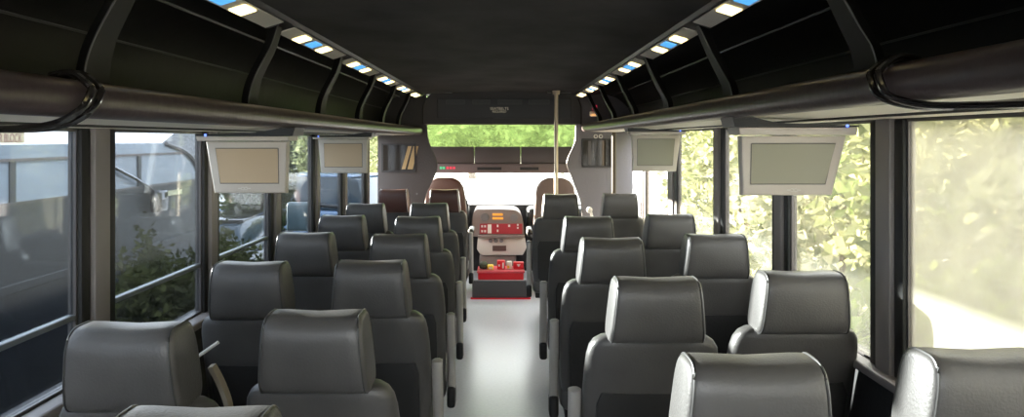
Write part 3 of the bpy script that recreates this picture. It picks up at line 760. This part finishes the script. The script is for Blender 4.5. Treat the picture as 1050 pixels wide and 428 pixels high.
# foliage
def foliage(bm, c, r, n, size, seed, jag=.25):
    rnd = random.Random(seed)
    for i in range(n):
        d = Vector((rnd.gauss(0, 1), rnd.gauss(0, 1), rnd.gauss(0, 1))).normalized()
        k = rnd.uniform(.45, 1)**.4*(1+rnd.uniform(-jag, jag)*.6+.15*math.sin(d.x*7+seed)*math.cos(d.z*6+d.y*5))
        p = Vector((c[0]+d.x*r[0]*k, c[1]+d.y*r[1]*k, c[2]+d.z*r[2]*k))
        q = Euler((rnd.uniform(0, 6.3), rnd.uniform(0, 6.3), rnd.uniform(0, 6.3))).to_matrix()
        s = size*rnd.uniform(.6, 1.4)
        vs = [bm.verts.new(p+q @ Vector(v)*s) for v in ((-.28, 0, 0), (0, -.5, .05), (.28, 0, 0), (0, .6, -.05))]
        bm.faces.new(vs)
treemesh = {}
def tree(name, label, x, y, kind, r, cz, size=.13, n=5000, seed=1, group=None, trunk=.1, cat='tree', lean=0):
    t = thing(name, label, cat, (x, y, GZ), group=group)
    bm = bmesh.new()
    foliage(bm, (0, 0, cz), r, n, size, seed)
    for k in range(3):
        rnd = random.Random(seed*10+k); foliage(bm, (rnd.uniform(-.6, .6)*r[0], rnd.uniform(-.7, .7)*r[1], cz+rnd.uniform(-.1, .7)*r[2]), (r[0]*.5, r[1]*.5, r[2]*.45), n//6, size, seed*7+k)
    link('foliage', bm, kind, t)
    bm = bmesh.new(); tube(bm, smooth_curve([(0, 0, 0), (lean*.3, .05, cz*.4), (lean, .0, cz)], 5), [trunk*(1-.5*k/10) for k in range(11)], 8)
    for a in range(4):
        an = a*1.6+seed; tube(bm, [(lean*.5, 0, cz*.5), (lean+math.cos(an)*r[0]*.6, math.sin(an)*r[1]*.6, cz+r[2]*.3)], [trunk*.4, trunk*.12], 6)
    link('trunk', bm, 'bark', t, smooth=True)
    return t
gt = 'shrubs and trees outside the right windows'
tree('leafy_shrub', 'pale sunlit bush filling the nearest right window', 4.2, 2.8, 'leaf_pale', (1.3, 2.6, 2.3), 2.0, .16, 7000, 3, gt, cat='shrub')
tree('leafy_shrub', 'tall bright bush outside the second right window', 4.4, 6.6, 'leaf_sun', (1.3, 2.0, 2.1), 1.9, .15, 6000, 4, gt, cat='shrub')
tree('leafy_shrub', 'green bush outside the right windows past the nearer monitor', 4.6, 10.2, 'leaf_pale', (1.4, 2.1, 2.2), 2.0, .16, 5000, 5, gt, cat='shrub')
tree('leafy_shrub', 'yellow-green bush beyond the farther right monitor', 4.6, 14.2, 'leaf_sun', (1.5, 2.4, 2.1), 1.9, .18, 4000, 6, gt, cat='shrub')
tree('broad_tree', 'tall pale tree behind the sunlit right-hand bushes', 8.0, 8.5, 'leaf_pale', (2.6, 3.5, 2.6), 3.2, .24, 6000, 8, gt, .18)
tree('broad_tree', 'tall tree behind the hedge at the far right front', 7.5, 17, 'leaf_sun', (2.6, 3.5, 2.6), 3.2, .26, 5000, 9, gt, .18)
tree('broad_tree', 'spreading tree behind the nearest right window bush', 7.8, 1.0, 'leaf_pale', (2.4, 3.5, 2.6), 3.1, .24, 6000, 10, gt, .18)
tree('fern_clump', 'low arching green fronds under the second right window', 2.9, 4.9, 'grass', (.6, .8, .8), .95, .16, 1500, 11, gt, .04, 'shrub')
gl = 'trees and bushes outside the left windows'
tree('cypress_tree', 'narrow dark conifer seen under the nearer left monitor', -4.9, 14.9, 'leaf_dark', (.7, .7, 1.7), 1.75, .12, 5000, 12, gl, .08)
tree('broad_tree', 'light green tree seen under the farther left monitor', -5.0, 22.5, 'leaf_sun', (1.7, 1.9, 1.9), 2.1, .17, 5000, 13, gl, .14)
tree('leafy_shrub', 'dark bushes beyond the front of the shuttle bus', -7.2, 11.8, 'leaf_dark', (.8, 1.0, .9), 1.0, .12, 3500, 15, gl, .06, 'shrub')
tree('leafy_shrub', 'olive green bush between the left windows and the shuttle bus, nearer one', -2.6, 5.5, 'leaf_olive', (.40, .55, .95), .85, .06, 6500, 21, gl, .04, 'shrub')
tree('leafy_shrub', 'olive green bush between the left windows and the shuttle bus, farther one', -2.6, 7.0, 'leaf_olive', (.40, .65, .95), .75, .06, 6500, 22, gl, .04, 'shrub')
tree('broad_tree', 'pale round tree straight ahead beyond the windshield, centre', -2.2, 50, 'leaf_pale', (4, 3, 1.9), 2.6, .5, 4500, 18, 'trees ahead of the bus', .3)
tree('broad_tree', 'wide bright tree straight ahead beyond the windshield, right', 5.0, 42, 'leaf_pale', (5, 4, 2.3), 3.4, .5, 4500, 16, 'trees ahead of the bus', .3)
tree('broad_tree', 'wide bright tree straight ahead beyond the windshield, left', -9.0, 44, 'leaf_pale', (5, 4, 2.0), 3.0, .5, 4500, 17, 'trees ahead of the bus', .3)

# parked cars
def car(name, label, x, y, rz, paint, L=4.6, W=1.8, Ht=1.65, cat='car'):
    c = thing(name, label, cat, (x, y, GZ), rz)
    bm = bmesh.new(); h = L/2
    body = [(-h, .35), (-h, .85), (-h+.1, .98), (h-1.1, 1.0), (h-.15, .85), (h, .6), (h, .35)]
    prism(bm, body, 'x', -W/2, W/2, bev=.06, seg=3); link('body', bm, paint, c, smooth=True)
    bm = bmesh.new(); cab = [(-h+.12, .97), (-h+.4, Ht-.05), (-h+.7, Ht), (h-2.0, Ht), (h-1.15, .99)]
    b = bmesh.new(); prism(b, cab, 'x', -W/2+.08, W/2-.08, bev=.05, seg=3)
    for v in b.verts:
        if v.co.z > 1.2: v.co.x *= .88
    merge(bm, b); link('cabin', bm, 'carglass', c, smooth=True)
    bm = bmesh.new(); box(bm, -W/2+.17, W/2-.17, -h+.55, h-2.05, Ht-.01, Ht+.03, bev=.01); link('roof', bm, paint, c, smooth=True)
    for sx in (-1, 1):
        for yy in (-h+.85, h-.9):
            bm = bmesh.new(); b = bmesh.new(); bmesh.ops.create_cone(b, cap_ends=True, segments=24, radius1=.34, radius2=.34, depth=.22)
            merge(bm, b, Matrix.Translation((sx*(W/2-.08), yy, .34)) @ Matrix.Rotation(math.pi/2, 4, 'Y')); w_ = link('wheel', bm, 'tyre', c)
            bm = bmesh.new(); b = bmesh.new(); bmesh.ops.create_cone(b, cap_ends=True, segments=16, radius1=.2, radius2=.18, depth=.24)
            merge(bm, b, Matrix.Translation((sx*(W/2-.075), yy, .34)) @ Matrix.Rotation(math.pi/2, 4, 'Y')); link('hub_cap', bm, 'metal', w_)
        bm = bmesh.new(); box(bm, sx*W/2-.02 if sx > 0 else -W/2-.16, W/2+.16 if sx > 0 else -W/2+.02, h-1.7, h-1.6, .98, 1.12, bev=.02); link('wing_mirror', bm, paint, c, smooth=True)
    for sx in (-.6, .6):
        bm = bmesh.new(); box(bm, sx-.16, sx+.16, -h-.02, -h+.03, .68, .82, bev=.01); link('tail_lamp', bm, 'red', c)
    return c
gc = 'cars parked outside the left windows'
for a in (('car', 'glossy black parked car just ahead of the shuttle bus', -4.5, 11.9, R_(5), 'carblack', 4.0, 1.8, 1.45),
          ('car', 'pale blue parked car seen between the two left monitors', -4.9, 18.3, R_(70), 'carblue', 4.8, 1.9, 1.75),
          ('car', 'black parked car farther off behind the conifer', -8.4, 15.6, R_(60), 'carblack', 4.4, 1.8, 1.5)):
    c = car(*a); c['group'] = gc
# garage with grey roof
G = thing('garage', 'low white garage with a grey roof beyond the pale blue car', 'building', (-8.8, 27, GZ))
bm = bmesh.new(); box(bm, -3.5, 3.0, 0, 5, 0, 2.0); link('wall', bm, 'housewall', G)
bm = bmesh.new(); prism(bm, [(-.4, 1.95), (-.4, 2.05), (2.5, 3.1), (5.4, 2.05), (5.4, 1.95)], 'x', -3.8, 3.3); link('roof', bm, 'roof', G)
bm = bmesh.new(); box(bm, -1.2, 1.4, -.05, .02, 0, 1.7)
for k in range(4): box(bm, -1.2, 1.4, -.06, -.05, .1+k*.42, .12+k*.42)
link('garage_door', bm, 'mark', G)
# own left door mirror on its arm
MR = thing('door_mirror', 'teal-grey exterior mirror on an arm outside the left cab window', 'mirror', (-1.28, 8.1, 0))
bm = bmesh.new(); tube(bm, smooth_curve([(0, 0, .78), (-.35, -.02, .86), (-.80, -.03, .90)], 5), .02, 8); link('arm', bm, 'black', MR, smooth=True)
bm = bmesh.new(); box(bm, -1.05, -.80, -.08, .02, .62, .93, bev=.04, seg=3); link('housing', bm, mat('teal_grey', (.10, .15, .17), .3), MR, smooth=True)
